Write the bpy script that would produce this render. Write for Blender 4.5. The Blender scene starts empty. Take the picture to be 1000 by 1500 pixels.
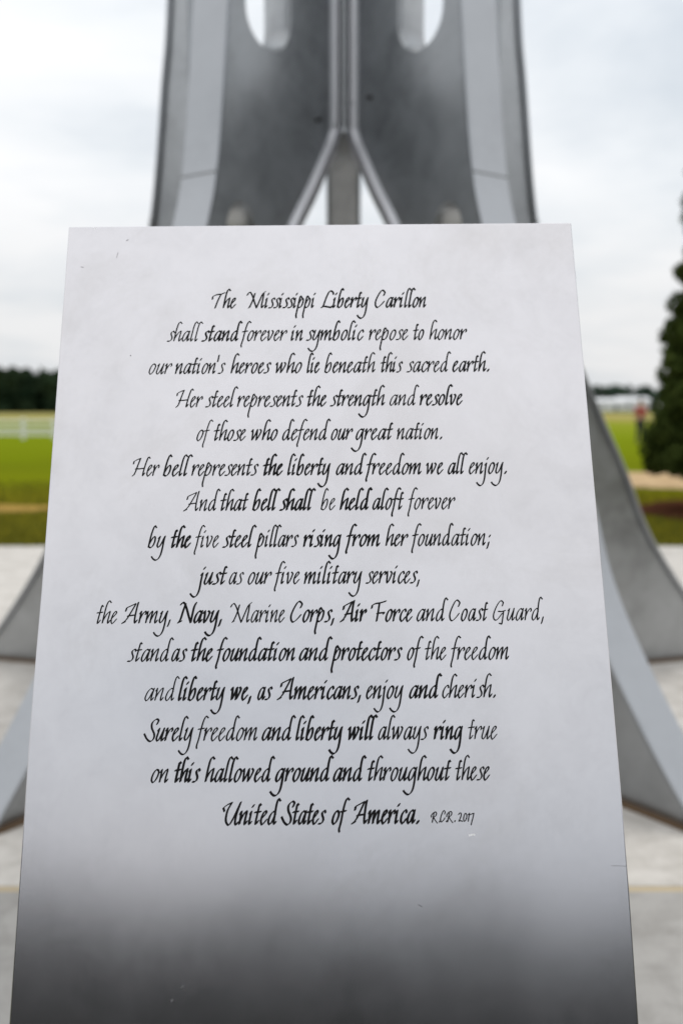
import bpy, bmesh, math, random
import numpy as np
from mathutils import Vector, Matrix, noise

S = bpy.context.scene
COL = S.collection
R = math.radians

# ------------------------------------------------------------------ camera
cam_data = bpy.data.cameras.new('camera')
cam = bpy.data.objects.new('camera', cam_data)
COL.objects.link(cam)
cam.location = (0, 0, 1.45)
cam.rotation_euler = (R(90 - 6.106), 0, 0)
cam_data.sensor_fit = 'VERTICAL'
cam_data.sensor_height = 36
cam_data.sensor_width = 24
cam_data.lens = 35
cam_data.clip_start = 0.05
cam_data.clip_end = 3000
cam_data.dof.use_dof = True
cam_data.dof.focus_distance = 1.07
cam_data.dof.aperture_fstop = 3.2
cam_data.dof.aperture_blades = 9
S.camera = cam

# ------------------------------------------------------------------ sky
SUN_EL, SUN_AZ = 58, 20          # high, behind the clouds, slightly right of and behind the tower
world = bpy.data.worlds.new('World')
S.world = world
world.use_nodes = True
nt = world.node_tree
nt.nodes.clear()
N = nt.nodes.new
L = nt.links.new


def mth(tree, op, a, b=None, c=None, clamp=False):
    n = tree.nodes.new('ShaderNodeMath')
    n.operation = op
    n.use_clamp = clamp
    for i, v in enumerate((a, b, c)):
        if v is None:
            continue
        if isinstance(v, (int, float)):
            n.inputs[i].default_value = v
        else:
            tree.links.new(v, n.inputs[i])
    return n.outputs[0]


def mixc(tree, fac, a, b, blend='MIX'):
    n = tree.nodes.new('ShaderNodeMix')
    n.data_type = 'RGBA'
    n.blend_type = blend
    for s, v in ((n.inputs['Factor'], fac), (n.inputs[6], a), (n.inputs[7], b)):
        if isinstance(v, (int, float)):
            s.default_value = v
        elif isinstance(v, tuple):
            s.default_value = (*v, 1)[:4]
        else:
            tree.links.new(v, s)
    return n.outputs[2]


def ramp(tree, fac, stops, interp='LINEAR'):
    n = tree.nodes.new('ShaderNodeValToRGB')
    n.color_ramp.interpolation = interp
    e = n.color_ramp.elements
    while len(e) < len(stops):
        e.new(0.5)
    for el, (p, c) in zip(e, stops):
        el.position = p
        el.color = (*c, 1) if isinstance(c, tuple) else (c, c, c, 1)
    tree.links.new(fac, n.inputs[0])
    return n.outputs[0]


def nse(tree, vec, scale, detail=4, rough=0.55, dist=0.0):
    n = tree.nodes.new('ShaderNodeTexNoise')
    n.inputs['Scale'].default_value = scale
    n.inputs['Detail'].default_value = detail
    n.inputs['Roughness'].default_value = rough
    n.inputs['Distortion'].default_value = dist
    if vec is not None:
        tree.links.new(vec, n.inputs['Vector'])
    return n.outputs[0]


out = N('ShaderNodeOutputWorld')
bg = N('ShaderNodeBackground')
L(bg.outputs[0], out.inputs[0])
sky = N('ShaderNodeTexSky')
sky.sky_type = 'NISHITA'
sky.sun_disc = False
sky.sun_elevation = R(SUN_EL)
sky.sun_rotation = R(SUN_AZ)
sky.air_density = 1.2
sky.dust_density = 2.0
clear = N('ShaderNodeVectorMath')
clear.operation = 'SCALE'
clear.inputs['Scale'].default_value = 0.09
L(sky.outputs[0], clear.inputs[0])
tc = N('ShaderNodeTexCoord')
sep = N('ShaderNodeSeparateXYZ')
L(tc.outputs['Generated'], sep.inputs[0])
z = mth(nt, 'MAXIMUM', sep.outputs['Z'], 0.0)
den = mth(nt, 'ADD', z, 0.16)
comb = N('ShaderNodeCombineXYZ')
L(mth(nt, 'DIVIDE', sep.outputs['X'], den), comb.inputs[0])
L(mth(nt, 'DIVIDE', sep.outputs['Y'], den), comb.inputs[1])
comb.inputs[2].default_value = 4.3
big = nse(nt, comb.outputs[0], 0.55, 5, 0.5, 0.4)
fine = nse(nt, comb.outputs[0], 1.7, 6, 0.55, 0.2)
cl = mth(nt, 'ADD', mth(nt, 'MULTIPLY', big, 0.7), mth(nt, 'MULTIPLY', fine, 0.3))
cloudcol = ramp(nt, cl, [(0.35, (0.62, 0.67, 0.72)), (0.45, (0.81, 0.84, 0.87)), (0.54, (0.93, 0.935, 0.945)), (0.70, (0.98, 0.98, 0.985))])
# overcast sky: brighter towards the zenith
lum = ramp(nt, z, [(0.0, 0.88 / 2), (0.09, 0.94 / 2), (0.20, 1.09 / 2), (0.36, 1.18 / 2), (0.65, 1.34 / 2), (1.0, 1.6 / 2)])
lum2 = N('ShaderNodeVectorMath')
lum2.operation = 'SCALE'
lum2.inputs['Scale'].default_value = 2.0
L(lum, lum2.inputs[0])
cloud = mixc(nt, 1.0, cloudcol, lum2.outputs[0], 'MULTIPLY')
cover = ramp(nt, cl, [(0.28, 0.80), (0.45, 0.96)])
L(mixc(nt, cover, clear.outputs[0], cloud), bg.inputs['Color'])
bg.inputs['Strength'].default_value = 1.0

# ------------------------------------------------------------------ sun behind the overcast
sun_data = bpy.data.lights.new('sun', 'SUN')
sun_data.energy = 1.2
sun_data.angle = R(22)
sun_data.color = (1.0, 0.965, 0.92)
sun = bpy.data.objects.new('sun', sun_data)
COL.objects.link(sun)
d = Vector((math.sin(R(SUN_AZ)) * math.cos(R(SUN_EL)), math.cos(R(SUN_AZ)) * math.cos(R(SUN_EL)), math.sin(R(SUN_EL))))
sun.rotation_euler = d.to_track_quat('Z', 'Y').to_euler()

vs = S.view_settings
vs.view_transform = 'Standard'
vs.look = 'None'
vs.exposure = 0.0
vs.gamma = 1.0
vs.use_curve_mapping = False
S.render.engine = 'CYCLES'

# ------------------------------------------------------------------ helpers


def material(name, base=(0.5, 0.5, 0.5), rough=0.6, metal=0.0):
    m = bpy.data.materials.new(name)
    m.use_nodes = True
    b = m.node_tree.nodes['Principled BSDF']
    b.inputs['Base Color'].default_value = (*base, 1)
    b.inputs['Roughness'].default_value = rough
    b.inputs['Metallic'].default_value = metal
    return m, m.node_tree, b


def objcoord(tree, scale=(1, 1, 1), which='Object'):
    t = tree.nodes.new('ShaderNodeTexCoord')
    mp = tree.nodes.new('ShaderNodeMapping')
    mp.inputs['Scale'].default_value = scale
    tree.links.new(t.outputs[which], mp.inputs[0])
    return mp.outputs[0]


def worldcoord(tree, scale=(1, 1, 1)):
    g = tree.nodes.new('ShaderNodeNewGeometry')
    mp = tree.nodes.new('ShaderNodeMapping')
    mp.inputs['Scale'].default_value = scale
    tree.links.new(g.outputs['Position'], mp.inputs[0])
    return mp.outputs[0]


def bump(tree, bsdf, h, strength, dist):
    n = tree.nodes.new('ShaderNodeBump')
    n.inputs['Strength'].default_value = strength
    n.inputs['Distance'].default_value = dist
    tree.links.new(h, n.inputs['Height'])
    tree.links.new(n.outputs[0], bsdf.inputs['Normal'])


def link(o, parent=None):
    COL.objects.link(o)
    if parent is not None:
        o.parent = parent
    return o


def mesh_obj(name, verts, faces, mat, parent=None, smooth=False):
    me = bpy.data.meshes.new(name)
    me.from_pydata([tuple(v) for v in verts], [], faces)
    me.validate()
    me.materials.append(mat)
    if smooth:
        me.polygons.foreach_set('use_smooth', [True] * len(me.polygons))
    return link(bpy.data.objects.new(name, me), parent)


def from_bm(name, bm, mat, parent=None, smooth=False, bevel=0.0):
    bmesh.ops.recalc_face_normals(bm, faces=bm.faces)
    me = bpy.data.meshes.new(name)
    bm.to_mesh(me)
    bm.free()
    me.materials.append(mat)
    if smooth:
        me.polygons.foreach_set('use_smooth', [True] * len(me.polygons))
    o = link(bpy.data.objects.new(name, me), parent)
    if bevel:
        md = o.modifiers.new('bevel', 'BEVEL')
        md.width = bevel
        md.segments = 2
        md.limit_method = 'ANGLE'
    return o


def empty(name, loc, label, cat, group=None, rz=0.0):
    o = bpy.data.objects.new(name, None)
    o.empty_display_size = 0.2
    o.location = loc
    o.rotation_euler = (0, 0, rz)
    link(o)
    tag(o, label, cat, group)
    return o


def tag(o, label=None, cat=None, group=None, kind=None):
    if label:
        o['label'] = label
    if cat:
        o['category'] = cat
    if group:
        o['group'] = group
    if kind:
        o['kind'] = kind
    return o


def add_box(bm, x0, x1, y0, y1, z0, z1):
    v = [bm.verts.new(p) for p in ((x0, y0, z0), (x1, y0, z0), (x1, y1, z0), (x0, y1, z0), (x0, y0, z1), (x1, y0, z1), (x1, y1, z1), (x0, y1, z1))]
    for f in ((0, 3, 2, 1), (4, 5, 6, 7), (0, 1, 5, 4), (1, 2, 6, 5), (2, 3, 7, 6), (3, 0, 4, 7)):
        bm.faces.new([v[i] for i in f])


def box(name, x0, x1, y0, y1, z0, z1, mat, parent=None, bevel=0.0):
    bm = bmesh.new()
    add_box(bm, x0, x1, y0, y1, z0, z1)
    return from_bm(name, bm, mat, parent, bevel=bevel)


def catmull(pts, n=8):
    P = [np.array(p, float) for p in pts]
    if len(P) == 2:
        return [tuple(P[0]), tuple(P[1])]
    P = [2 * P[0] - P[1]] + P + [2 * P[-1] - P[-2]]
    o = []
    for i in range(1, len(P) - 2):
        a, b, c, e = P[i - 1:i + 3]
        for k in range(n):
            t = k / n
            o.append(tuple(0.5 * ((2 * b) + (c - a) * t + (2 * a - 5 * b + 4 * c - e) * t * t + (3 * b - 3 * c + e - a) * t ** 3)))
    o.append(tuple(P[-2]))
    return o


# ------------------------------------------------------------------ materials
def steel_mat(name, base, rough, grain=(1, 1, 1), mottle=0.05, blotch=2.2, dirt=0.0, rvar=0.35, bmp=0.10):
    m, t, b = material(name, base, rough, 1.0)
    oc = objcoord(t)
    g = nse(t, objcoord(t, grain), 260, 2, 0.5)
    n1 = nse(t, oc, blotch, 5, 0.6, 0.3)
    n2 = nse(t, oc, blotch * 5.5, 6, 0.65, 0.5)
    k = mth(t, 'ADD', mth(t, 'MULTIPLY', n1, 0.6), mth(t, 'MULTIPLY', n2, 0.4))
    lo = tuple(c * (1 - mottle * 1.8) for c in base)
    hi = tuple(min(1, c * (1 + mottle)) for c in base)
    c = ramp(t, k, [(0.32, lo), (0.5, base), (0.68, hi)])
    if dirt:
        dn = nse(t, oc, 3.1, 7, 0.7, 1.2)
        c = mixc(t, mth(t, 'MULTIPLY', ramp(t, dn, [(0.50, 0.0), (0.74, 1.0)]), dirt), c, (base[0] * 0.72, base[1] * 0.70, base[2] * 0.66))
    t.links.new(c, b.inputs['Base Color'])
    rr = mth(t, 'ADD', mth(t, 'MULTIPLY', mth(t, 'SUBTRACT', k, 0.5), rvar), mth(t, 'ADD', rough, mth(t, 'MULTIPLY', mth(t, 'SUBTRACT', g, 0.5), rvar * 0.25)))
    t.links.new(rr, b.inputs['Roughness'])
    bump(t, b, g, bmp, 0.0004)
    return m


M_PLATE = steel_mat('satin_plate_steel', (0.585, 0.578, 0.60), 0.175, (1, 1, 0.12), 0.05, 4.0, 0.34, 0.07, 0.018)
M_TOWER = steel_mat('tower_steel', (0.37, 0.385, 0.405), 0.34, (1, 1, 0.2), 0.08, 1.3, 0, 0.2, 0.05)
M_WEB = steel_mat('web_steel', (0.39, 0.405, 0.42), 0.33, (1, 1, 0.2), 0.20, 1.6, 0.3, 0.3, 0.05)
M_RIM = steel_mat('ground_weld_steel', (0.50, 0.505, 0.53), 0.36, (1, 1, 0.2), 0.05, 4.0)
M_BOLT, _, _ = material('dark_bolt', (0.09, 0.09, 0.095), 0.5, 0.6)
M_INK, _, _b = material('black_letter_paint', (0.008, 0.008, 0.009), 0.6)
_b.inputs['Specular IOR Level'].default_value = 0.12
M_MARK, _, _ = material('scratch_mark', (0.10, 0.10, 0.105), 0.6)


def concrete_mat(name, c0, c1, stain):
    m, t, b = material(name, c0, 0.85)
    wc = worldcoord(t)
    n1 = nse(t, wc, 0.9, 6, 0.62, 0.5)
    n2 = nse(t, wc, 7, 6, 0.65, 0.3)
    n3 = nse(t, wc, 140, 3, 0.6)
    c = ramp(t, n1, [(0.3, c0), (0.68, c1)])
    c = mixc(t, mth(t, 'MULTIPLY', ramp(t, n2, [(0.42, 0.0), (0.72, 1.0)]), 0.75), c, stain)
    c = mixc(t, mth(t, 'MULTIPLY', n3, 0.25), c, tuple(v * 0.6 for v in c0))
    t.links.new(c, b.inputs['Base Color'])
    bump(t, b, mth(t, 'ADD', n3, mth(t, 'MULTIPLY', n2, 0.5)), 0.35, 0.002)
    return m


M_CONC = concrete_mat('concrete_paler', (0.50, 0.475, 0.44), (0.59, 0.565, 0.525), (0.31, 0.285, 0.25))
M_CONC2 = concrete_mat('concrete_darker', (0.31, 0.30, 0.283), (0.375, 0.365, 0.345), (0.18, 0.17, 0.155))  # darker concrete for the near slab rows and the footing
M_SEAL, _, _ = material('tan_joint_sealant', (0.40, 0.33, 0.22), 0.9)
M_GROUT, _, _ = material('rusty_grout', (0.12, 0.075, 0.04), 0.9)


def field_mat():
    m, t, b = material('field_grass', (0.1, 0.15, 0.02), 0.9)
    g = t.nodes.new('ShaderNodeNewGeometry')
    sp = t.nodes.new('ShaderNodeSeparateXYZ')
    t.links.new(g.outputs['Position'], sp.inputs[0])
    wob = nse(t, worldcoord(t), 0.12, 4, 0.6)
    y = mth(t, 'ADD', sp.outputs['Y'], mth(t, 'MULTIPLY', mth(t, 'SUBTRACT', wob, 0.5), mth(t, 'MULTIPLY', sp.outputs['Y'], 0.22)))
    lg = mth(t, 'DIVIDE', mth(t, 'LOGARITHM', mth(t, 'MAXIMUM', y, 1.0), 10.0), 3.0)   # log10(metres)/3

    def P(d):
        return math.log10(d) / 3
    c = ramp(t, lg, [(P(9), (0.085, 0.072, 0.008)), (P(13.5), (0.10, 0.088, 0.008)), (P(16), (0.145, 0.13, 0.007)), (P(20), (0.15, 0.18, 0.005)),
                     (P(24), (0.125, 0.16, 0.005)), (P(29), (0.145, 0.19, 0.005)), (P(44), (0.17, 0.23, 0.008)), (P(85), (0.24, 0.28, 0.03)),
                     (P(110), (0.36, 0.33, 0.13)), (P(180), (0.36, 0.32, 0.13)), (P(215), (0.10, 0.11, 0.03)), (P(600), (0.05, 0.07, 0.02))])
    n1 = nse(t, worldcoord(t), 0.5, 6, 0.65)
    n2 = nse(t, worldcoord(t), 14, 4, 0.7)
    c = mixc(t, ramp(t, n1, [(0.35, 0.0), (0.75, 0.40)]), c, (0.13, 0.11, 0.012))
    c = mixc(t, mth(t, 'MULTIPLY', n2, 0.3), c, (0.09, 0.11, 0.008))
    t.links.new(c, b.inputs['Base Color'])
    b.inputs['Specular IOR Level'].default_value = 0.0
    bump(t, b, n2, 0.6, 0.03)
    return m


M_FIELD = field_mat()


def noisy(name, a, bcol, scale, rough=0.9, bmp=0.0):
    m, t, b = material(name, a, rough)
    n1 = nse(t, worldcoord(t), scale, 5, 0.65)
    t.links.new(ramp(t, n1, [(0.33, a), (0.67, bcol)]), b.inputs['Base Color'])
    b.inputs['Specular IOR Level'].default_value = 0.5 if rough < 0.7 else 0.0
    if bmp:
        bump(t, b, n1, 0.6, bmp)
    return m


M_DIRT = noisy('tan_dirt', (0.36, 0.25, 0.14), (0.50, 0.37, 0.22), 2.5, bmp=0.02)
M_DIRT2 = noisy('orange_dirt', (0.26, 0.16, 0.045), (0.36, 0.24, 0.07), 2.5, bmp=0.02)
M_MULCH = noisy('bark_mulch', (0.05, 0.021, 0.012), (0.10, 0.042, 0.024), 9, bmp=0.04)
M_LEAF = noisy('conifer_foliage', (0.022, 0.040, 0.010), (0.10, 0.13, 0.034), 6)
M_WOOD = noisy('woodland_foliage', (0.012, 0.024, 0.012), (0.032, 0.050, 0.022), 0.25)
M_WOODBACK = noisy('darkened_back_foliage', (0.010, 0.012, 0.011), (0.020, 0.023, 0.020), 0.4)  # near-black on purpose, to deepen the reflection low in the plaque
M_WOODLEFT = noisy('hazed_left_foliage', (0.014, 0.030, 0.017), (0.050, 0.075, 0.040), 0.18)  # slight distance haze lightened into the leaf colour
M_WOODFAR = noisy('hazed_distant_foliage', (0.060, 0.095, 0.075), (0.11, 0.15, 0.105), 0.12)  # haze is put into this paler, bluer leaf colour; no air is modelled
M_BARK = noisy('bark', (0.06, 0.045, 0.03), (0.12, 0.09, 0.06), 20)
M_BLADE = noisy('grass_blades', (0.07, 0.075, 0.012), (0.14, 0.15, 0.03), 3)
M_WHITE = noisy('white_paint', (0.74, 0.75, 0.76), (0.82, 0.82, 0.82), 4, 0.5)
M_ROOF = noisy('pale_roof_sheet', (0.55, 0.57, 0.60), (0.68, 0.69, 0.71), 3, 0.4)
M_DOOR, _, _ = material('grey_door', (0.30, 0.31, 0.33), 0.5)

# ------------------------------------------------------------------ ground
GX = [-1200, -300, -80, -20, 0, 20, 80, 300, 1200]
GY = [-900, -200, -60, -15, 0, 15, 40, 100, 250, 600, 1600]
gv = [(x, y, -0.15) for y in GY for x in GX]
gf = [(j * len(GX) + i, j * len(GX) + i + 1, (j + 1) * len(GX) + i + 1, (j + 1) * len(GX) + i) for j in range(len(GY) - 1) for i in range(len(GX) - 1)]
gv = [(x, y, -0.03) for x, y, _ in gv]
field = mesh_obj('grass_field', gv, gf, M_FIELD)
tag(field, kind='structure')


def blob_sheet(name, cx, cy, rx, ry, zz, mat, seed, rot=0.0):
    rnd = random.Random(seed)
    n = 40
    ph = [rnd.uniform(0, 6.28) for _ in range(4)]
    vs_ = [(0, 0, 0)]
    for i in range(n):
        a = 2 * math.pi * i / n
        k = 1 + 0.10 * math.sin(2 * a + ph[0]) + 0.07 * math.sin(5 * a + ph[1]) + 0.04 * math.sin(9 * a + ph[2])
        x, y = rx * k * math.cos(a), ry * k * math.sin(a)
        vs_.append((x * math.cos(rot) - y * math.sin(rot), x * math.sin(rot) + y * math.cos(rot), 0))
    o = mesh_obj(name, vs_, [(0, 1 + i, 1 + (i + 1) % n) for i in range(n)], mat)
    o.location = (cx, cy, zz)
    tag(o, kind='structure')
    return o


blob_sheet('dirt_path', 8.0, 19.8, 4.2, 2.6, -0.026, M_DIRT, 3)
blob_sheet('bare_soil', -5.6, 14.3, 1.7, 0.55, -0.026, M_DIRT2, 4)
blob_sheet('bare_soil', 29.5, 112, 1.6, 14, -0.026, M_DIRT2, 5)
mulch = blob_sheet('mulch_bed', 6.1, 14.0, 2.5, 1.35, -0.020, M_MULCH, 6)

# plaza of poured concrete slabs with tan sealed joints
plaza = bpy.data.objects.new('plaza', None)
link(plaza)
tag(plaza, kind='structure')
XS = [-9.0, -4.5, 0.0, 4.5, 9.0]
YS = [-3.13, -0.13, 2.87, 5.87, 10.25]
J = 0.017
for j in range(len(YS) - 1):
    for i in range(len(XS) - 1):
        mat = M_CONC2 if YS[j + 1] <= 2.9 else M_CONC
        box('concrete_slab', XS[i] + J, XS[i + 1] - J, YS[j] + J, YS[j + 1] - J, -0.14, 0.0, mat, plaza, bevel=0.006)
for y in YS[1:-1]:
    box('joint_sealant', XS[0], XS[-1], y - J + 0.0005, y + J - 0.0005, -0.12, -0.003, M_SEAL, plaza)
for x in XS[1:-1]:
    for j in range(len(YS) - 1):
        box('joint_sealant', x - J + 0.0005, x + J - 0.0005, YS[j] + J, YS[j + 1] - J, -0.12, -0.0035, M_SEAL, plaza)
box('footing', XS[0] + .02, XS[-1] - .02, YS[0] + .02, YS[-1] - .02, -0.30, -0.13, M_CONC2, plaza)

# ------------------------------------------------------------------ carillon tower: five steel pillars
TX, TY = 0.012, 5.05
tower = empty('carillon_tower', (TX, TY, 0), 'tall grey steel carillon of five flared pillars joined above an arch', 'monument')
OUT0 = catmull([(2.34, 0), (2.11, .25), (1.87, .55), (1.71, .80), (1.585, 1.08), (1.42, 1.39), (1.215, 1.8), (1.055, 2.2), (.985, 2.5), (.925, 3.05), (.88, 3.5), (.80, 5.0), (.68, 7.0)], 6)
INN = [(.27, 7.0), (.27, 5.0), (.27, 2.74)] + catmull([(.30, 2.68), (.45, 2.45), (.58, 2.27), (.74, 2.0), (.95, 1.55), (1.12, 1.1), (1.26, .6), (1.38, 0)], 5)


def slot_pts(r0, r1, zb, zt):
    c, a = (r0 + r1) / 2, (r1 - r0) / 2
    p = [(c + a * math.cos(math.pi + math.pi * i / 14), zb + a * 1.0 + a * 1.0 * math.sin(math.pi + math.pi * i / 14)) for i in range(15)]
    p += [(c + a * math.cos(math.pi * i / 14), zt - a + a * math.sin(math.pi * i / 14)) for i in range(15)]
    return p


def curve_plate(name, loops, half, mat, parent, bev=0.004):
    """closed plate with holes: loops in (r, z), extruded tangentially"""
    cu = bpy.data.curves.new(name + '_outline', 'CURVE')
    cu.dimensions = '2D'
    cu.fill_mode = 'BOTH'
    cu.extrude = half - bev
    cu.bevel_depth = bev
    cu.bevel_resolution = 1
    for lp in loops:
        s = cu.splines.new('POLY')
        s.points.add(len(lp) - 1)
        for p, q in zip(s.points, lp):
            p.co = (q[0], q[1], 0, 1)
        s.use_cyclic_u = True
    tmp = bpy.data.objects.new(name, cu)
    COL.objects.link(tmp)
    dg = bpy.context.evaluated_depsgraph_get()
    me = bpy.data.meshes.new_from_object(tmp.evaluated_get(dg))
    bpy.data.objects.remove(tmp)
    for v in me.vertices:                      # (r, z, t) -> (r, t, z)
        x, y, zz = v.co
        v.co = (x, -zz, y)
    me.materials.clear()
    me.materials.append(mat)
    me.name = name
    return link(bpy.data.objects.new(name, me), parent)


def strip(name, path, sect, mat, parent, smooth=False):
    """sweep closed section [(offset outward, tangential)] along path (r, z)"""
    bm = bmesh.new()
    rings = []
    for i, p in enumerate(path):
        a = path[max(0, i - 1)]
        b = path[min(len(path) - 1, i + 1)]
        tx, tz = b[0] - a[0], b[1] - a[1]
        l = math.hypot(tx, tz)
        nx, nz = tz / l, -tx / l
        rings.append([bm.verts.new((p[0] + nx * o, t, p[1] + nz * o)) for o, t in sect])
    n = len(sect)
    for a, b in zip(rings, rings[1:]):
        for k in range(n):
            bm.faces.new((a[k], a[(k + 1) % n], b[(k + 1) % n], b[k]))
    bm.faces.new(rings[0])
    bm.faces.new(list(reversed(rings[-1])))
    return from_bm(name, bm, mat, parent, smooth)


INN = [(r - 0.062, z_) for r, z_ in INN]
INN_UP = list(reversed(INN))        # bottom to top
for ang in (-54, 234, 18, 162, 90):
    pil = bpy.data.objects.new('pillar', None)
    link(pil, tower)
    pil.rotation_euler = (0, 0, R(ang))
    near = ang in (-54, 234)
    amp = {-54: .185, 234: .185, 162: .16}.get(ang, 0)
    OUT = [(r - amp * max(0.0, 1 - z_ / 1.9) ** 0.95, z_) for r, z_ in OUT0]
    sl = slot_pts(.505, .805, 2.97, 4.6) if near else slot_pts(.36, .80, 2.84, 4.7)
    hole = [(.845 + .095 * math.cos(2 * math.pi * i / 20), 2.17 + .14 * math.sin(2 * math.pi * i / 20)) for i in range(20)]
    # inner path pushed in so the rim sits on the edge
    web = curve_plate('web', [OUT + INN, sl, hole], 0.075 if ang != 90 else 0.068, M_WEB, pil)
    strip('outer_flange', OUT, [(0.001, -.098), (0.001, .098), (0.016, .1), (0.022, .094), (0.022, -.094), (0.016, -.1)], M_TOWER, pil)
    # bevelled rim along the inner edge (path runs bottom to top, outward = away from the axis)
    if ang != 90:
        strip('inner_rim', INN_UP, [(-0.078, -.078), (-0.060, -.094), (-0.024, -.094), (-0.006, -.080), (-0.006, .080), (-0.024, .094), (-0.060, .094), (-0.078, .078)], M_RIM, pil)
        strip('inner_lip', INN_UP, [(0.046, -.040), (-0.003, -.080), (-0.003, .080), (0.046, .040)], M_TOWER, pil)
    zs = 2.40
    rs = [p for p in OUT if p[1] <= zs][-1][0]
    bm = bmesh.new()
    add_box(bm, rs + .004, rs + .0255, -.101, .101, zs - .003, zs + .003)
    bmesh.ops.rotate(bm, verts=bm.verts, cent=(rs, 0, zs), matrix=Matrix.Rotation(0.12, 3, 'Y'))
    from_bm('weld_seam', bm, M_TOWER, pil, bevel=0.002)
    box('foot_plate', 1.30, 2.37, -.112, .112, -.002, 0.010, M_GROUT, pil)
    for s in (-1, 1):
        zz = 2.86 if (ang == -54) else 2.76
        for rr in (.185, .305):
            bm = bmesh.new()
            bmesh.ops.create_cone(bm, cap_ends=True, segments=12, radius1=.012, radius2=.009, depth=.016)
            bmesh.ops.rotate(bm, verts=bm.verts, matrix=Matrix.Rotation(math.pi / 2, 3, 'X'))
            bmesh.ops.translate(bm, verts=bm.verts, vec=(rr, s * .082, zz))
            from_bm('bolt', bm, M_BOLT, pil)

box('core_plate', -.034, .034, -.178, -.170, 2.735, 7.0, M_WEB, tower, bevel=0.001)
box('core_seam', -.005, .005, -.186, -.179, 2.76, 7.0, M_BOLT, tower)

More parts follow.
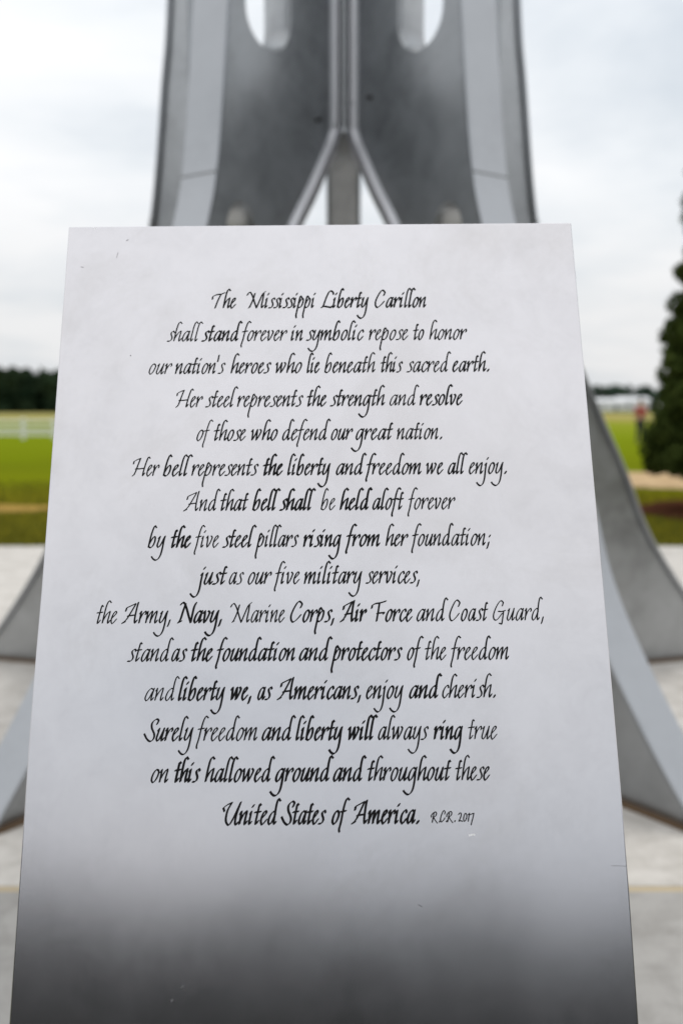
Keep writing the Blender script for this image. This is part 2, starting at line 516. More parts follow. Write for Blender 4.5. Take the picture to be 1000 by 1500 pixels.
INSCRIPTION = [
    (-110.5, -0.0057, [('The', 176.3, 205.1, 0.9), ('Mississippi', 217.6, 299.7, 0.95), ('Liberty', 305.3, 362.3, 1.05), ('Carillon', 369.6, 430.2, 1.0)]),
    (-153.5, -0.0035, [('shall', 125.0, 167.0, 0.7), ('stand', 165.4, 213.5, 1.1), ('forever', 211.5, 266.0, 0.8), ('in', 270.3, 284.2, 0.9), ('symbolic', 287.9, 356.0, 0.95), ('repose', 361.6, 407.7, 0.85), ('to', 413.6, 426.4, 0.9), ('honor', 432.4, 476.8, 0.85)]),
    (-195.1, -0.0021, [('our', 105.6, 132.5, 0.6), ("nation's", 136.1, 194.4, 0.8), ('heroes', 200.7, 247.5, 0.9), ('who', 252.6, 283.2, 0.9), ('lie', 289.0, 303.8, 0.9), ('beneath', 309.3, 368.8, 0.9), ('this', 374.6, 400.5, 0.9), ('sacred', 404.4, 457.2, 0.85), ('earth.', 457.9, 500.7, 0.95)]),
    (-236.8, -0.0016, [('Her', 138.3, 169.4, 0.75), ('steel', 172.2, 209.9, 0.8), ('represents', 209.0, 284.8, 0.85), ('the', 289.0, 311.5, 1.0), ('strength', 315.4, 379.0, 0.95), ('and', 384.1, 418.5, 0.75), ('resolve', 418.5, 468.0, 1.1)]),
    (-277.6, -0.0033, [('of', 163.6, 182.2, 0.6), ('those', 183.0, 219.5, 0.85), ('who', 225.4, 255.7, 0.95), ('defend', 261.0, 316.4, 0.85), ('our', 316.4, 341.5, 0.9), ('great', 344.6, 387.4, 0.95), ('nation.', 391.3, 442.9, 0.85)]),
    (-319.5, -0.0031, [('Her', 92.2, 122.8, 0.7), ('bell', 127.1, 160.2, 0.95), ('represents', 159.1, 234.5, 0.85), ('the', 239.5, 261.8, 1.25), ('liberty', 267.1, 315.6, 1.05), ('and', 321.8, 356.7, 1.05), ('freedom', 354.8, 417.9, 1.0), ('we', 423.3, 442.5, 0.95), ('all', 447.6, 471.0, 1.0), ('enjoy.', 471.3, 514.0, 0.9)]),
    (-360.8, -0.0027, [('And', 151.2, 192.4, 0.75), ('that', 192.4, 224.0, 0.9), ('bell', 228.2, 259.7, 1.2), ('shall', 258.2, 299.3, 1.3), ('be', 304.4, 320.6, 0.6), ('held', 325.6, 362.5, 1.25), ('aloft', 362.1, 397.5, 1.0), ('forever', 401.0, 454.6, 0.8)]),
    (-402.9, -0.0024, [('by', 113.6, 133.0, 0.95), ('the', 138.7, 161.0, 1.25), ('five', 164.7, 191.8, 0.7), ('steel', 195.6, 233.4, 1.05), ('pillars', 231.8, 279.9, 0.85), ('rising', 284.9, 327.1, 1.15), ('from', 331.3, 369.7, 1.15), ('her', 375.6, 400.9, 1.0), ('foundation;', 403.9, 492.1, 0.85)]),
    (-444.2, -0.0040, [('just', 172.5, 202.2, 1.1), ('as', 204.0, 220.1, 0.7), ('our', 224.5, 250.6, 0.85), ('five', 253.2, 281.2, 0.85), ('military', 285.7, 349.3, 1.0), ('services,', 352.8, 411.9, 0.9)]),
    (-486.8, -0.0024, [('the', 61.5, 83.9, 0.6), ('Army,', 88.8, 141.9, 0.85), ('Navy,', 149.0, 197.2, 1.2), ('Marine', 206.0, 265.0, 0.7), ('Corps,', 271.2, 318.4, 1.05), ('Air', 324.5, 353.8, 1.2), ('Force', 358.3, 403.0, 1.05), ('and', 407.4, 442.4, 0.9), ('Coast', 442.8, 485.3, 0.85), ('Guard,', 490.0, 544.9, 0.65)]),
    (-527.7, -0.0044, [('stand', 97.0, 146.3, 0.8), ('as', 144.2, 160.9, 0.95), ('the', 164.9, 188.3, 1.2), ('foundation', 191.2, 276.2, 1.15), ('and', 280.6, 316.6, 1.15), ('protectors', 314.2, 391.1, 1.15), ('of', 395.9, 414.4, 0.95), ('the', 414.9, 437.8, 0.8), ('freedom', 441.8, 504.7, 0.85)]),
    (-569.7, -0.0006, [('and', 117.6, 154.0, 0.55), ('liberty', 152.9, 202.3, 1.15), ('we,', 208.1, 230.2, 1.3), ('as', 236.7, 252.5, 1.05), ('Americans,', 257.2, 346.0, 1.2), ('enjoy', 351.4, 391.1, 1.0), ('and', 396.9, 432.6, 1.25), ('cherish.', 431.8, 488.5, 0.85)]),
    (-610.8, -0.0043, [('Surely', 118.0, 170.1, 1.0), ('freedom', 173.2, 237.2, 0.8), ('and', 241.8, 277.6, 1.15), ('liberty', 277.2, 326.5, 1.25), ('will', 331.8, 363.6, 1.35), ('always', 363.3, 416.4, 0.9), ('ring', 421.4, 452.1, 1.2), ('true', 457.5, 487.8, 0.6)]),
    (-652.8, -0.0029, [('on', 127.6, 145.7, 0.95), ('this', 151.6, 178.8, 1.3), ('hallowed', 183.4, 256.1, 1.15), ('ground', 256.1, 317.1, 1.3), ('and', 315.9, 351.0, 1.25), ('throughout', 351.4, 438.7, 1.05), ('these', 442.5, 478.1, 0.85)]),
    (-695.0, -0.0032, [('United', 202.4, 262.8, 1.2), ('States', 262.1, 308.8, 1.25), ('of', 314.1, 333.6, 1.2), ('America.', 334.0, 403.8, 1.3)]),
    (-700.8, 0.0129, [('R.C.R.', 415.7, 440.8, 0.75), ('2017', 443.6, 460.1, 0.7)]),
]

# ------------------------------------------------------------------ plaque
plaque = empty('inscribed_plaque', (-0.02, 1.0, 0), 'leaning satin steel plaque with black calligraphic inscription, on a steel post', 'plaque')
U = Vector((0.99994893, 0.00167003, 0.00996738)).normalized()
V = Vector((-0.00986176, 0.37689338, 0.92620415))
V = (V - U * V.dot(U)).normalized()
NB = U.cross(V) * -1        # out of the back? fixed below
if NB.y < 0:
    NB = -NB
ORG = Vector((-0.33104887, 1.23999594, 1.6661473))      # top left corner of the face
# local axes: X along the top edge, Y into the plate, Z up the face
PM = Matrix(((U.x, NB.x, V.x, ORG.x - plaque.location.x), (U.y, NB.y, V.y, ORG.y - plaque.location.y), (U.z, NB.z, V.z, ORG.z), (0, 0, 0, 1)))
outline = [(0.0, 0.0), (0.6099, -0.0012), (0.6118, -0.39), (0.6120, -0.51), (0.6126, -0.68), (0.6122, -0.76), (0.6105, -0.885), (0.607, -1.16),
           (0.003, -1.16), (-0.0002, -0.885), (-0.0010, -0.69), (-0.0016, -0.60), (-0.0012, -0.52), (-0.0003, -0.45)]
TH = 0.0095
bm = bmesh.new()
f0 = [bm.verts.new((x, 0, zz)) for x, zz in outline]
f1 = [bm.verts.new((x, TH, zz)) for x, zz in outline]
bm.faces.new(f0)
bm.faces.new(list(reversed(f1)))
for i in range(len(outline)):
    k = (i + 1) % len(outline)
    bm.faces.new((f0[i], f1[i], f1[k], f0[k]))
panel = from_bm('panel', bm, M_PLATE, plaque, bevel=0.0014)
panel.matrix_basis = PM

# supporting post behind the panel
bm = bmesh.new()
pv = []
for x, y, zt in ((-.13, .90, 0.80), (.13, .90, 0.80), (.13, 1.04, 1.12), (-.13, 1.04, 1.12)):
    y -= plaque.location.y
    pv.append((bm.verts.new((x, y, 0.012)), bm.verts.new((x, y, zt))))
bm.faces.new([p[0] for p in pv])
bm.faces.new([p[1] for p in pv])
for i in range(4):
    a, b = pv[i], pv[(i + 1) % 4]
    bm.faces.new((a[0], b[0], b[1], a[1]))
from_bm('post', bm, M_TOWER, plaque, bevel=0.004)
box('base_plate', -.2, .2, -.16, .10, 0.0, 0.012, M_TOWER, plaque, bevel=0.002)

# --- lettering: a broad-nib italic hand, drawn stroke by stroke (x-height 98 units)
GLYPHS = {
    'a': (72, [[(60, 86), (50, 95), (40, 94), (20, 68), (5, 26), (7, 6), (16, 1), (34, 25), (56, 74)], [(65, 98), (57, 66), (46, 20), (47, 2), (62, 24)]]),
    'b': (68, [[(60, 172), (46, 187), (28, 140), (13, 75), (1, 6)], [(5, 28), (26, 70), (42, 93), (53, 88), (50, 52), (36, 16), (18, 0), (3, 8)]]),
    'c': (52, [[(52, 78), (48, 97), (32, 90), (12, 58), (4, 22), (10, 3), (20, 0), (46, 34)]]),
    'd': (74, [[(58, 86), (48, 95), (38, 92), (18, 66), (5, 26), (7, 6), (16, 1), (34, 25), (56, 74)], [(95, 173), (80, 189), (66, 150), (54, 80), (45, 20), (48, 2), (60, 20)]]),
    'e': (54, [[(6, 40), (26, 62), (42, 82), (43, 96), (30, 95), (12, 62), (3, 24), (7, 4), (16, 0), (46, 36)]]),
    'f': (44, [[(74, 176), (57, 188), (39, 150), (23, 88), (8, 15), (-7, -40), (-5, -60)], [(3, 88), (46, 95)]]),
    'g': (72, [[(58, 88), (48, 95), (38, 92), (18, 66), (5, 26), (7, 6), (16, 1), (34, 25), (56, 74)], [(66, 98), (56, 60), (49, 5), (35, -60), (15, -97), (-6, -106), (-24, -94), (-37, -76)]]),
    'h': (70, [[(67, 172), (51, 187), (33, 155), (16, 80), (3, 4)], [(5, 20), (34, 74), (58, 99), (60, 88), (46, 24), (48, 2), (64, 26)]]),
    'i': (42, [[(10, 78), (20, 96)], [(20, 96), (12, 58), (3, 14), (6, 1), (19, 20)], [(28, 128), (38, 144)]]),
    'j': (34, [[(10, 78), (22, 96)], [(22, 96), (12, 40), (0, -40), (-16, -88), (-36, -106), (-54, -96), (-66, -78)], [(30, 128), (40, 144)]]),
    'l': (37, [[(63, 172), (47, 187), (30, 150), (14, 75), (3, 16), (6, 1), (20, 22)]]),
    'm': (105, [[(5, 76), (16, 97)], [(16, 97), (9, 50), (1, 3)], [(4, 22), (26, 66), (47, 97), (51, 88), (41, 45), (35, 3)], [(38, 22), (60, 66), (81, 97), (86, 88), (76, 40), (72, 10), (77, 1), (91, 24)]]),
    'n': (70, [[(5, 76), (16, 97)], [(16, 97), (9, 50), (1, 3)], [(4, 22), (28, 68), (51, 98), (55, 88), (44, 40), (39, 10), (43, 1), (57, 24)]]),
    'o': (60, [[(50, 88), (36, 96), (15, 64), (4, 24), (8, 4), (18, 0), (37, 26), (52, 66), (50, 92), (36, 96)]]),
    'p': (66, [[(42, 100), (28, 116), (16, 80), (3, 20), (-9, -35), (-17, -75), (-14, -98)], [(3, 28), (24, 68), (43, 91), (54, 85), (48, 46), (32, 12), (14, 2), (1, 12)]]),
    'r': (54, [[(6, 78), (18, 98)], [(18, 98), (10, 50), (2, 3)], [(5, 26), (24, 68), (42, 92), (52, 98), (55, 82), (50, 72)]]),
    's': (48, [[(53, 82), (50, 97), (38, 94), (27, 82), (27, 64), (34, 44), (34, 26), (26, 10)], [(26, 10), (14, 2), (-4, 2)]]),
    't': (46, [[(50, 140), (40, 149), (29, 105), (10, 16), (13, 2), (32, 28)], [(3, 88), (48, 93)]]),
    'u': (68, [[(12, 80), (24, 97)], [(24, 97), (12, 54), (2, 18), (8, 1), (20, 8), (38, 44), (56, 84)], [(60, 99), (50, 55), (40, 14), (44, 1), (60, 24)]]),
    'v': (58, [[(5, 80), (16, 98)], [(16, 98), (14, 60), (9, 16), (12, 1)], [(12, 1), (28, 24), (46, 64), (52, 86), (43, 98)]]),
    'w': (93, [[(5, 80), (16, 98)], [(16, 98), (13, 50), (8, 3)], [(8, 3), (24, 30), (42, 68), (53, 98)], [(53, 98), (48, 50), (43, 3)], [(43, 3), (60, 30), (78, 66), (84, 88), (75, 99)]]),
    'y': (68, [[(12, 80), (24, 97)], [(24, 97), (12, 54), (3, 22), (10, 4), (24, 14), (44, 52), (58, 88)], [(64, 99), (54, 55), (47, 5), (33, -60), (13, -97), (-8, -106), (-27, -94), (-39, -76)]]),
    'T': (78, [[(-25, 88), (-22, 112)], [(-22, 112), (-8, 124), (20, 134), (56, 138), (91, 152)], [(58, 138), (36, 95), (18, 48), (2, 0)]]),
    'M': (158, [[(-14, 127), (-2, 148), (16, 154), (37, 118), (56, 59), (76, 0)], [(60, 144), (43, 85), (18, 26), (3, 3)], [(0, 2), (16, 10)], [(76, 0), (106, 72), (136, 138), (162, 162)], [(146, 142), (138, 90), (126, 30), (128, 2), (144, 24)]]),
    'L': (104, [[(110, 130), (106, 152), (88, 164), (74, 160), (56, 130), (36, 80), (16, 22), (2, 4)], [(-4, 0), (24, 12), (48, 8), (88, 0)], [(88, 0), (92, 14)]]),
    'C': (98, [[(80, 118), (92, 150), (66, 170), (34, 126), (5, 58), (6, 14), (24, 1), (60, 32), (82, 60)]]),
    'H': (124, [[(2, 108), (6, 131)], [(6, 131), (36, 147), (66, 158)], [(64, 158), (42, 95), (18, 25), (-2, 0)], [(-2, 2), (14, 12)], [(22, 64), (60, 64), (100, 70)], [(150, 158), (134, 167), (112, 108), (93, 33), (89, 2), (106, 26)]]),
    'A': (128, [[(22, 100), (29, 128)], [(29, 128), (62, 144), (98, 162)], [(98, 156), (66, 95), (31, 32), (0, 4)], [(-3, 0), (22, 12)], [(119, 172), (107, 118), (95, 38), (97, 2), (114, 26)], [(38, 60), (96, 68)]]),
    'N': (122, [[(16, 150), (30, 167), (46, 160), (63, 118), (81, 55), (98, 2)], [(54, 156), (35, 95), (18, 32), (2, 4)], [(-2, 2), (24, 14)], [(98, 2), (110, 70), (122, 130), (138, 166)]]),
    'F': (76, [[(-34, 108), (-28, 134)], [(-28, 134), (-4, 146), (34, 152), (82, 166)], [(30, 150), (16, 70), (3, 2)], [(8, 66), (66, 72)], [(66, 72), (60, 60)]]),
    'G': (110, [[(78, 120), (86, 150), (64, 161), (30, 112), (5, 48), (8, 10), (28, 5), (50, 28), (72, 58)], [(44, 76), (70, 74), (100, 82)], [(86, 78), (76, 20), (66, -30)], [(66, -30), (46, -22)]]),
    'S': (92, [[(94, 128), (106, 158), (88, 168), (58, 140), (56, 100), (76, 52), (72, 16), (48, -4), (22, 14), (0, 54)]]),
    'U': (102, [[(-10, 98), (-18, 124)], [(-18, 124), (10, 146), (46, 163)], [(44, 160), (15, 108), (2, 50), (6, 14), (26, -2), (58, 48), (94, 126), (112, 166)], [(110, 162), (82, 80), (70, 18), (78, -2), (92, 18)]]),
    'R': (120, [[(-12, 78), (-10, 106)], [(-10, 106), (26, 142), (70, 154), (84, 128), (62, 92), (26, 74)], [(38, 134), (14, 50), (2, 0)], [(28, 74), (56, 30), (94, -14)]]),
    '2': (72, [[(6, 108), (22, 130), (46, 126), (44, 92), (26, 46), (4, 8)], [(4, 8), (30, 14), (64, 6)]]),
    '0': (70, [[(52, 114), (34, 118), (14, 74), (8, 24), (22, 2), (46, 30), (60, 80), (54, 114), (38, 120)]]),
    '1': (40, [[(10, 100), (34, 122)], [(34, 122), (20, 60), (8, 0)]]),
    '7': (60, [[(4, 100), (28, 112), (62, 122)], [(62, 122), (46, 60), (26, 0), (12, -52)]]),
    '.': (30, [[(8, 1), (19, 19)], [(11, 0), (21, 16)]]),
    ',': (24, [[(18, 26), (8, -8), (0, -28)]]),
    ';': (26, [[(18, 26), (8, -8), (0, -28)], [(24, 70), (32, 86)]]),
    "'": (20, [[(20, 174), (9, 112)]]),
}
NIB = R(36)
XH = 13.0 / 98.0


def hull(pts):
    pts = sorted(set(pts))
    def half(it):
        h = []
        for p in it:
            while len(h) > 1 and (h[-1][0] - h[-2][0]) * (p[1] - h[-2][1]) - (h[-1][1] - h[-2][1]) * (p[0] - h[-2][0]) <= 0:
                h.pop()
            h.append(p)
        return h
    a, b = half(pts), half(reversed(pts))
    return a[:-1] + b[:-1]


rnd = random.Random(11)
KS = []
for li, (z0, slope, words) in enumerate(INSCRIPTION):
    verts, faces = [], []
    small = 0.49 if li == 15 else 1.0
    for text, x0, x1, wt in words:
        pen = 0.0
        placed = []
        lo, hi = 1e9, -1e9
        for ch in text:
            adv, strokes = GLYPHS[ch]
            placed.append((pen, strokes))
            for s in strokes:
                for px, py in s:
                    if py > -8 or ch is text[0] and ch in 'fp' and not placed[1:]:
                        lo, hi = min(lo, pen + px), max(hi, pen + px)
            pen += adv
        wt = max(wt, 0.68)
        W = 2.05 * wt ** 0.85 * (0.66 if li == 15 else 1.0)
        H = 0.50 + 0.36 * wt
        k = (x1 - x0 - W * 0.75) / (hi - lo)
        KS.append((round(k / XH, 2), text))
        for off, strokes in placed:
            ww = W * rnd.uniform(0.93, 1.07)
            jy = rnd.uniform(-0.12, 0.12)
            ca, sa = math.cos(NIB), math.sin(NIB)
            nib = [(a * ca - b * sa, a * sa + b * ca) for a, b in ((-ww / 2, -H / 2), (ww / 2, -H / 2), (ww / 2, H / 2), (-ww / 2, H / 2))]
            for s in strokes:
                pts = catmull(s, 5)
                mm = []
                for px, py in pts:
                    X = x0 + W * 0.375 + (off + px - lo) * k
                    mm.append((X, z0 + slope * X + py * XH * small + jy))
                for p, q in zip(mm, mm[1:]):
                    hp = hull([(round(p[0] + a, 4), round(p[1] + b, 4)) for a, b in nib] + [(round(q[0] + a, 4), round(q[1] + b, 4)) for a, b in nib])
                    i0 = len(verts)
                    dep = -0.00018 - 1.5e-7 * (len(faces) % 1200)
                    verts += [(a / 1000, dep, b / 1000) for a, b in hp]
                    faces.append(tuple(range(i0, i0 + len(hp))))
    mesh_obj('inscription_line', verts, faces, M_INK, panel)





def mark(name, pts, w, mat):
    vv, ff = [], []
    for (ax, az), (bx, bz) in zip(pts, pts[1:]):
        dx, dz = bx - ax, bz - az
        l = math.hypot(dx, dz) or 1
        nx, nz = -dz / l * w, dx / l * w
        i0 = len(vv)
        vv += [(ax + nx, -0.00012, az + nz), (ax - nx, -0.00012, az - nz), (bx - nx, -0.00012, bz - nz), (bx + nx, -0.00012, bz + nz)]
        ff.append((i0, i0 + 1, i0 + 2, i0 + 3))
    return mesh_obj(name, vv, ff, mat, panel)


for pts, w in (([(0.0712, -0.0205), (0.0722, -0.0192), (0.0736, -0.0188)], .00030), ([(0.0605, -0.043), (0.0612, -0.0385), (0.0620, -0.0360)], .00022),
               ([(0.083, -0.172), (0.0840, -0.1715)], .0006), ([(0.596, -0.7392), (0.603, -0.7393), (0.6115, -0.7397)], .00018),
               ([(0.156, -0.860), (0.1585, -0.858)], .0012), ([(0.166, -0.848), (0.1685, -0.8455)], .0008), ([(0.018, -0.055), (0.0215, -0.0556)], .0003),
               ([(0.40, -0.774), (0.404, -0.776)], .0003)):
    mark('scratch', pts, w, M_MARK)
M_GLINT, _, _ = material('bright_scuff', (0.9, 0.9, 0.92), 0.5, 0.3)
mark('scuff', [(0.4535, -0.7085), (0.4575, -0.7078), (0.460, -0.7082)], .0009, M_GLINT)
mark('scuff', [(0.029, -0.0022), (0.032, -0.0030), (0.0345, -0.0024)], .0006, M_GLINT)

# ------------------------------------------------------------------ white rail fence
fence = empty('rail_fence', (-24, 44, 0), 'low white three-rail fence running across the left of the green field', 'fence')
SP = 1.36
nfp = 28
for i in range(nfp):
    x = -14.0 + 24 + (i - 21) * SP
    box('fence_post', x - .07, x + .07, -.07, .07, -.05, .90, M_WHITE, fence)
    if i < nfp - 1:
        for zr in (.14, .36, .68):
            box('rail', x + .071, x + SP - .071, -.02, .02, zr, zr + .13, M_WHITE, fence)

# ------------------------------------------------------------------ foliage
def leaf_cloud(name, centres, count, leaf, mat, parent, seed, squash=1.0, droop=0.0):
    """many small leaf faces scattered through clumps: centres = [(x, y, z, radius)]"""
    rng = np.random.default_rng(seed)
    C_ = np.array(centres)
    wgt = C_[:, 3] ** 2
    idx = rng.choice(len(C_), count, p=wgt / wgt.sum())
    dirs = rng.normal(size=(count, 3))
    dirs /= np.linalg.norm(dirs, axis=1)[:, None]
    rad = rng.uniform(0.45, 1.0, count) ** 0.6
    p = C_[idx, :3] + dirs * (C_[idx, 3] * rad)[:, None] * np.array([1, 1, squash])
    a = rng.normal(size=(count, 3))
    a /= np.linalg.norm(a, axis=1)[:, None]
    b = np.cross(a, rng.normal(size=(count, 3)))
    b /= np.linalg.norm(b, axis=1)[:, None]
    s = leaf * rng.uniform(0.6, 1.4, count)[:, None]
    v = np.stack([p - a * s, p + b * s * 0.45, p + a * s, p - b * s * 0.45], 1).reshape(-1, 3)
    me = bpy.data.meshes.new(name)
    me.vertices.add(count * 4)
    me.vertices.foreach_set('co', v.ravel())
    me.loops.add(count * 4)
    me.loops.foreach_set('vertex_index', np.arange(count * 4))
    me.polygons.add(count)
    me.polygons.foreach_set('loop_start', np.arange(count) * 4)
    me.update()
    me.validate()
    me.materials.append(mat)
    return link(bpy.data.objects.new(name, me), parent)


tree = empty('evergreen_tree', (5.62, 14.0, 0), 'dense dark conical evergreen standing in a brown mulch bed beside the plaza', 'tree')
rnd = random.Random(5)
bm = bmesh.new()
bmesh.ops.create_cone(bm, cap_ends=True, segments=12, radius1=.11, radius2=.03, depth=6.4)
bmesh.ops.translate(bm, verts=bm.verts, vec=(0, 0, 3.17))
from_bm('trunk', bm, M_BARK, tree, smooth=True)
cl = []
for k in range(1700):
    h = rnd.random() ** 1.25
    zz = 0.62 + h * 6.7
    rmax = 1.28 * max(0.02, 1 - h) ** 0.58 * (0.95 + 0.07 * math.sin(h * 26 + 1.0)) * (0.86 if zz < 0.8 else 1)
    a = rnd.uniform(0, 2 * math.pi)
    rr = rmax * rnd.random() ** 0.35 * rnd.uniform(0.88, 1.08)
    cl.append((rr * math.cos(a), rr * math.sin(a), zz, rnd.uniform(0.10, 0.22) * (1.1 - 0.45 * h)))
leaf_cloud('crown', cl, 170000, 0.052, M_LEAF, tree, 7, 0.85)
for k in range(30):
    h = k / 30
    a = k * 2.4
    ln = 1.15 * (1 - h) + 0.1
    z1 = 0.7 + 5.6 * h
    p0, p1 = Vector((0, 0, z1)), Vector((ln * math.cos(a), ln * math.sin(a), z1 + 0.25))
    dv = p1 - p0
    bm = bmesh.new()
    bmesh.ops.create_cone(bm, cap_ends=True, segments=6, radius1=.025 * (1 - h * .6), radius2=.006, depth=dv.length)
    bmesh.ops.transform(bm, verts=bm.verts, matrix=Matrix.Translation((p0 + p1) / 2) @ dv.to_track_quat('Z', 'Y').to_matrix().to_4x4())
    from_bm('limb', bm, M_BARK, tree)


def wood(name, x0, x1, y0, y1, hmin, hmax, n, leaves, leaf, mat, seed):
    r_ = random.Random(seed)
    c = []
    for i in range(n):
        x = x0 + (x1 - x0) * (i + r_.random()) / n
        y = r_.uniform(y0, y1)
        H = hmin + (hmax - hmin) * (0.5 + 0.42 * noise.noise(Vector((x * 0.06, seed * 3.1, 0))) + 0.25 * noise.noise(Vector((x * 0.16, seed * 1.7, 4)))) * r_.uniform(0.85, 1.1)
        w = H * r_.uniform(0.22, 0.34)
        for k in range(9):
            q = k / 8
            c.append((x + r_.uniform(-1, 1) * w * .6, y + r_.uniform(-1, 1) * w * .6, H * (0.04 + 0.86 * q), w * (0.95 - 0.45 * q) * r_.uniform(.7, 1.1)))
    o = leaf_cloud(name, c, leaves, leaf, mat, None, seed)
    return o


o = wood('woodland', -190, 12, 205, 235, 7.2, 10.4, 230, 130000, 0.85, M_WOODLEFT, 21)
tag(o, 'dark belt of woodland along the far edge of the left field', 'woodland', kind='stuff')
o = wood('woodland', 10, 330, 430, 470, 7.5, 12.0, 260, 60000, 1.5, M_WOODFAR, 23)
tag(o, 'haze-tinted low line of distant trees beyond the white buildings', 'woodland', kind='stuff')
o = wood('woodland', -60, 60, -34, -27, 8.8, 12.0, 260, 240000, 0.34, M_WOODBACK, 29)  # added out of view; height and distance set to darken the plaque's lower reflection
tag(o, 'unseen dark woodland added behind the viewer to darken the low plaque reflection', 'woodland', kind='stuff')

# grass blades along the plaza edge
rng = np.random.default_rng(3)
nb = 42000
bx = rng.uniform(-9.5, 10.5, nb)
by = 10.28 + rng.random(nb) ** 1.3 * 9
keep = ((bx - 6.1) / 2.5) ** 2 + ((by - 14.0) / 1.3) ** 2 > 1
keep &= ((bx + 5.6) / 1.6) ** 2 + ((by - 14.3) / 0.5) ** 2 > 1
keep &= ((bx - 8.0) / 4.0) ** 2 + ((by - 19.8) / 2.4) ** 2 > 1
bx, by = bx[keep], by[keep]
nb = len(bx)
hh = rng.uniform(.03, .085, nb)
an = rng.uniform(0, 6.28, nb)
w = .006
v = np.zeros((nb, 3, 3))
v[:, 0] = np.stack([bx - w * np.cos(an), by - w * np.sin(an), np.full(nb, -.031)], 1)
v[:, 1] = np.stack([bx + w * np.cos(an), by + w * np.sin(an), np.full(nb, -.031)], 1)
v[:, 2] = np.stack([bx + rng.normal(0, .02, nb), by + rng.normal(0, .02, nb), -.03 + hh], 1)
o = mesh_obj('grass', v.reshape(-1, 3).tolist(), [(3 * i, 3 * i + 1, 3 * i + 2) for i in range(nb)], M_BLADE)
tag(o, 'short olive grass growing along the far edge of the concrete', 'grass', kind='stuff')

# ------------------------------------------------------------------ white sheds far across the field
def shed(x, y, wdt, dep, h, label, seed):
    s = empty('white_shed', (x, y, -0.03), label, 'shed', 'white sheds across the field')
    box('wall', -wdt / 2, wdt / 2, -dep / 2, dep / 2, 0, h, M_WHITE, s)
    bm = bmesh.new()
    e = .35
    pts = [(-wdt / 2 - e, -dep / 2 - e, h + .002), (wdt / 2 + e, -dep / 2 - e, h + .002), (wdt / 2 + e, dep / 2 + e, h + .002), (-wdt / 2 - e, dep / 2 + e, h + .002), (-wdt / 2 - e, 0, h * 1.42), (wdt / 2 + e, 0, h * 1.42)]
    q = [bm.verts.new(p) for p in pts]
    for f in ((0, 1, 5, 4), (2, 3, 4, 5), (0, 4, 3), (1, 2, 5), (0, 3, 2, 1)):
        bm.faces.new([q[i] for i in f])
    from_bm('roof', bm, M_ROOF, s)
    n = max(2, int(wdt / 4))
    for i in range(n):
        cx = -wdt / 2 + wdt * (i + .5) / n
        box('door' if i % 2 else 'window', cx - .55, cx + .55, -dep / 2 - .04, -dep / 2 + .01, 0.02 if i % 2 else h * .4, h * .72, M_DOOR, s)
    return s


shed(76.5, 290, 8.0, 7, 2.5, 'white shed nearest the plaque edge, partly hidden behind it', 1)
shed(85.5, 296, 8.5, 8, 2.8, 'bright white shed in the middle of the far row', 2)
shed(95.0, 288, 8.5, 7, 2.3, 'lower white shed in the row close to the evergreen', 3)

# ------------------------------------------------------------------ person out on the field
def skin_body(name, joints, edges, mat, parent, sub=1):
    me = bpy.data.meshes.new(name)
    me.from_pydata([j[0] for j in joints], edges, [])
    o = link(bpy.data.objects.new(name, me), parent)
    sk = o.modifiers.new('skin', 'SKIN')
    for i, j in enumerate(joints):
        me.skin_vertices[0].data[i].radius = j[1]
    me.skin_vertices[0].data[0].use_root = True
    sb = o.modifiers.new('sub', 'SUBSURF')
    sb.levels = sb.render_levels = sub
    me.materials.append(mat)
    dg = bpy.context.evaluated_depsgraph_get()
    me2 = bpy.data.meshes.new_from_object(o.evaluated_get(dg))
    me2.materials.clear()
    me2.materials.append(mat)
    o.modifiers.clear()
    o.data = me2
    me2.polygons.foreach_set('use_smooth', [True] * len(me2.polygons))
    return o


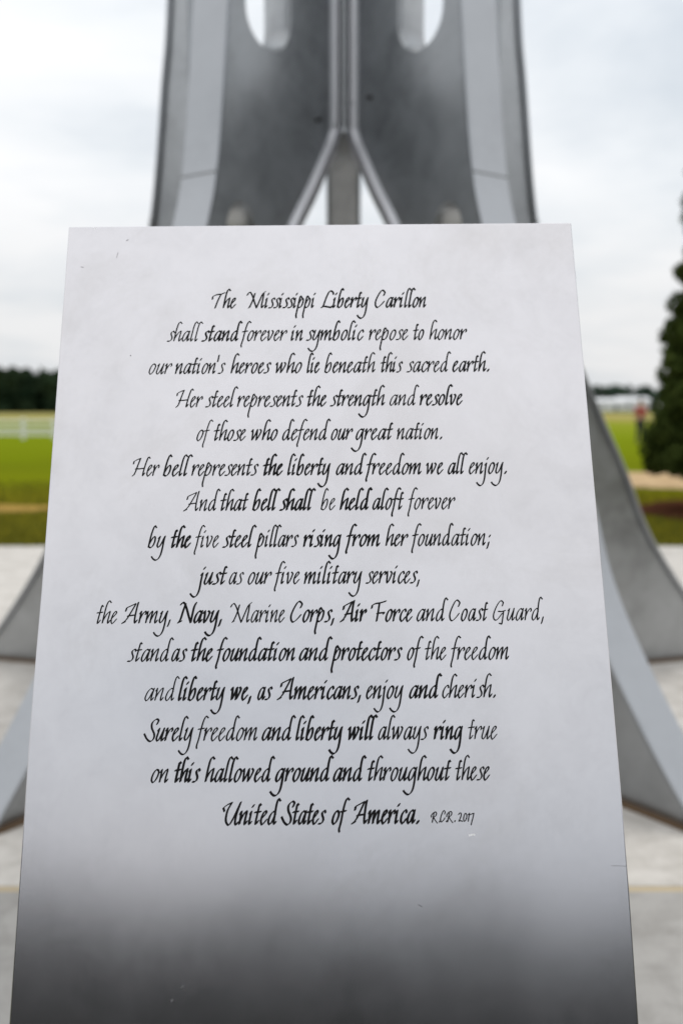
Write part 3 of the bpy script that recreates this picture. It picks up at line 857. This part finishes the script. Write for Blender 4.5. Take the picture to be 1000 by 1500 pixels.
M_SKIN, _, _ = material('skin', (0.42, 0.24, 0.16), 0.6)
M_SHIRT, _, _ = material('red_shirt', (0.38, 0.045, 0.06), 0.8)
M_SLEEVE, _, _ = material('pale_sleeve', (0.60, 0.42, 0.45), 0.8)
M_TROUSER, _, _ = material('dark_trousers', (0.022, 0.025, 0.035), 0.85)
M_HAIR, _, _ = material('dark_hair', (0.03, 0.018, 0.012), 0.7)
M_SHOE, _, _ = material('black_shoe', (0.015, 0.015, 0.015), 0.5)
me0 = bpy.data.meshes.new('probe')
person = empty('person', (11.95, 40.0, -0.03), 'person in a red shirt and dark trousers standing far off beside the evergreen', 'person', rz=R(20))
J_ = [((0, 0, .93), (.14, .10)), ((0, 0, 1.12), (.125, .09)), ((0, .01, 1.34), (.155, .10)), ((0, .01, 1.46), (.07, .06)), ((0, -.01, 1.55), (.055, .055)),
      ((0, -.02, 1.63), (.075, .095)), ((0, -.01, 1.72), (.06, .07)),
      ((-.10, 0, .86), (.095, .095)), ((-.12, -.02, .48), (.06, .06)), ((-.13, .03, .09), (.04, .04)), ((-.14, -.12, .04), (.04, .03)),
      ((.10, 0, .86), (.095, .095)), ((.11, .0, .48), (.06, .06)), ((.12, .06, .09), (.04, .04)), ((.13, -.09, .04), (.04, .03)),
      ((-.20, .01, 1.40), (.058, .058)), ((-.27, .03, 1.14), (.043, .043)), ((-.25, -.10, .92), (.03, .03)), ((-.24, -.14, .84), (.03, .02)),
      ((.20, .01, 1.40), (.058, .058)), ((.27, .03, 1.14), (.043, .043)), ((.26, -.08, .92), (.03, .03)), ((.25, -.12, .84), (.03, .02))]
E_ = [(0, 1), (1, 2), (2, 3), (3, 4), (4, 5), (5, 6), (0, 7), (7, 8), (8, 9), (9, 10), (0, 11), (11, 12), (12, 13), (13, 14), (2, 15), (15, 16), (16, 17), (17, 18), (2, 19), (19, 20), (20, 21), (21, 22)]
body = skin_body('body', J_, E_, M_SKIN, person, 1)


def grow(j, g):
    return (j[0], (j[1][0] + g, j[1][1] + g))


def sub_body(name, ids, g, mat, cut=None):
    js = [grow(J_[i], g) for i in ids]
    for k, p in (cut or {}).items():
        js[k] = (p, js[k][1])
    mp = {a: b for b, a in enumerate(ids)}
    return skin_body(name, js, [(mp[a], mp[b]) for a, b in E_ if a in mp and b in mp], mat, person, 1)


sub_body('shirt', [0, 1, 2, 15, 16, 19, 20], .018, M_SHIRT)
sub_body('trousers', [0, 7, 8, 9, 11, 12, 13], .014, M_TROUSER)
bm = bmesh.new()
bmesh.ops.create_uvsphere(bm, u_segments=14, v_segments=10, radius=.095)
bmesh.ops.scale(bm, verts=bm.verts, vec=(.92, 1.05, .85))
bmesh.ops.translate(bm, verts=bm.verts, vec=(0, .015, 1.70))
from_bm('hair', bm, M_HAIR, person, smooth=True)
for sx, y in ((-.14, -.06), (.13, -.03)):
    bm = bmesh.new()
    bmesh.ops.create_uvsphere(bm, u_segments=12, v_segments=8, radius=1)
    bmesh.ops.scale(bm, verts=bm.verts, vec=(.055, .15, .05))
    bmesh.ops.translate(bm, verts=bm.verts, vec=(sx, y, .045))
    from_bm('shoe', bm, M_SHOE, person, smooth=True)
bpy.data.meshes.remove(me0)
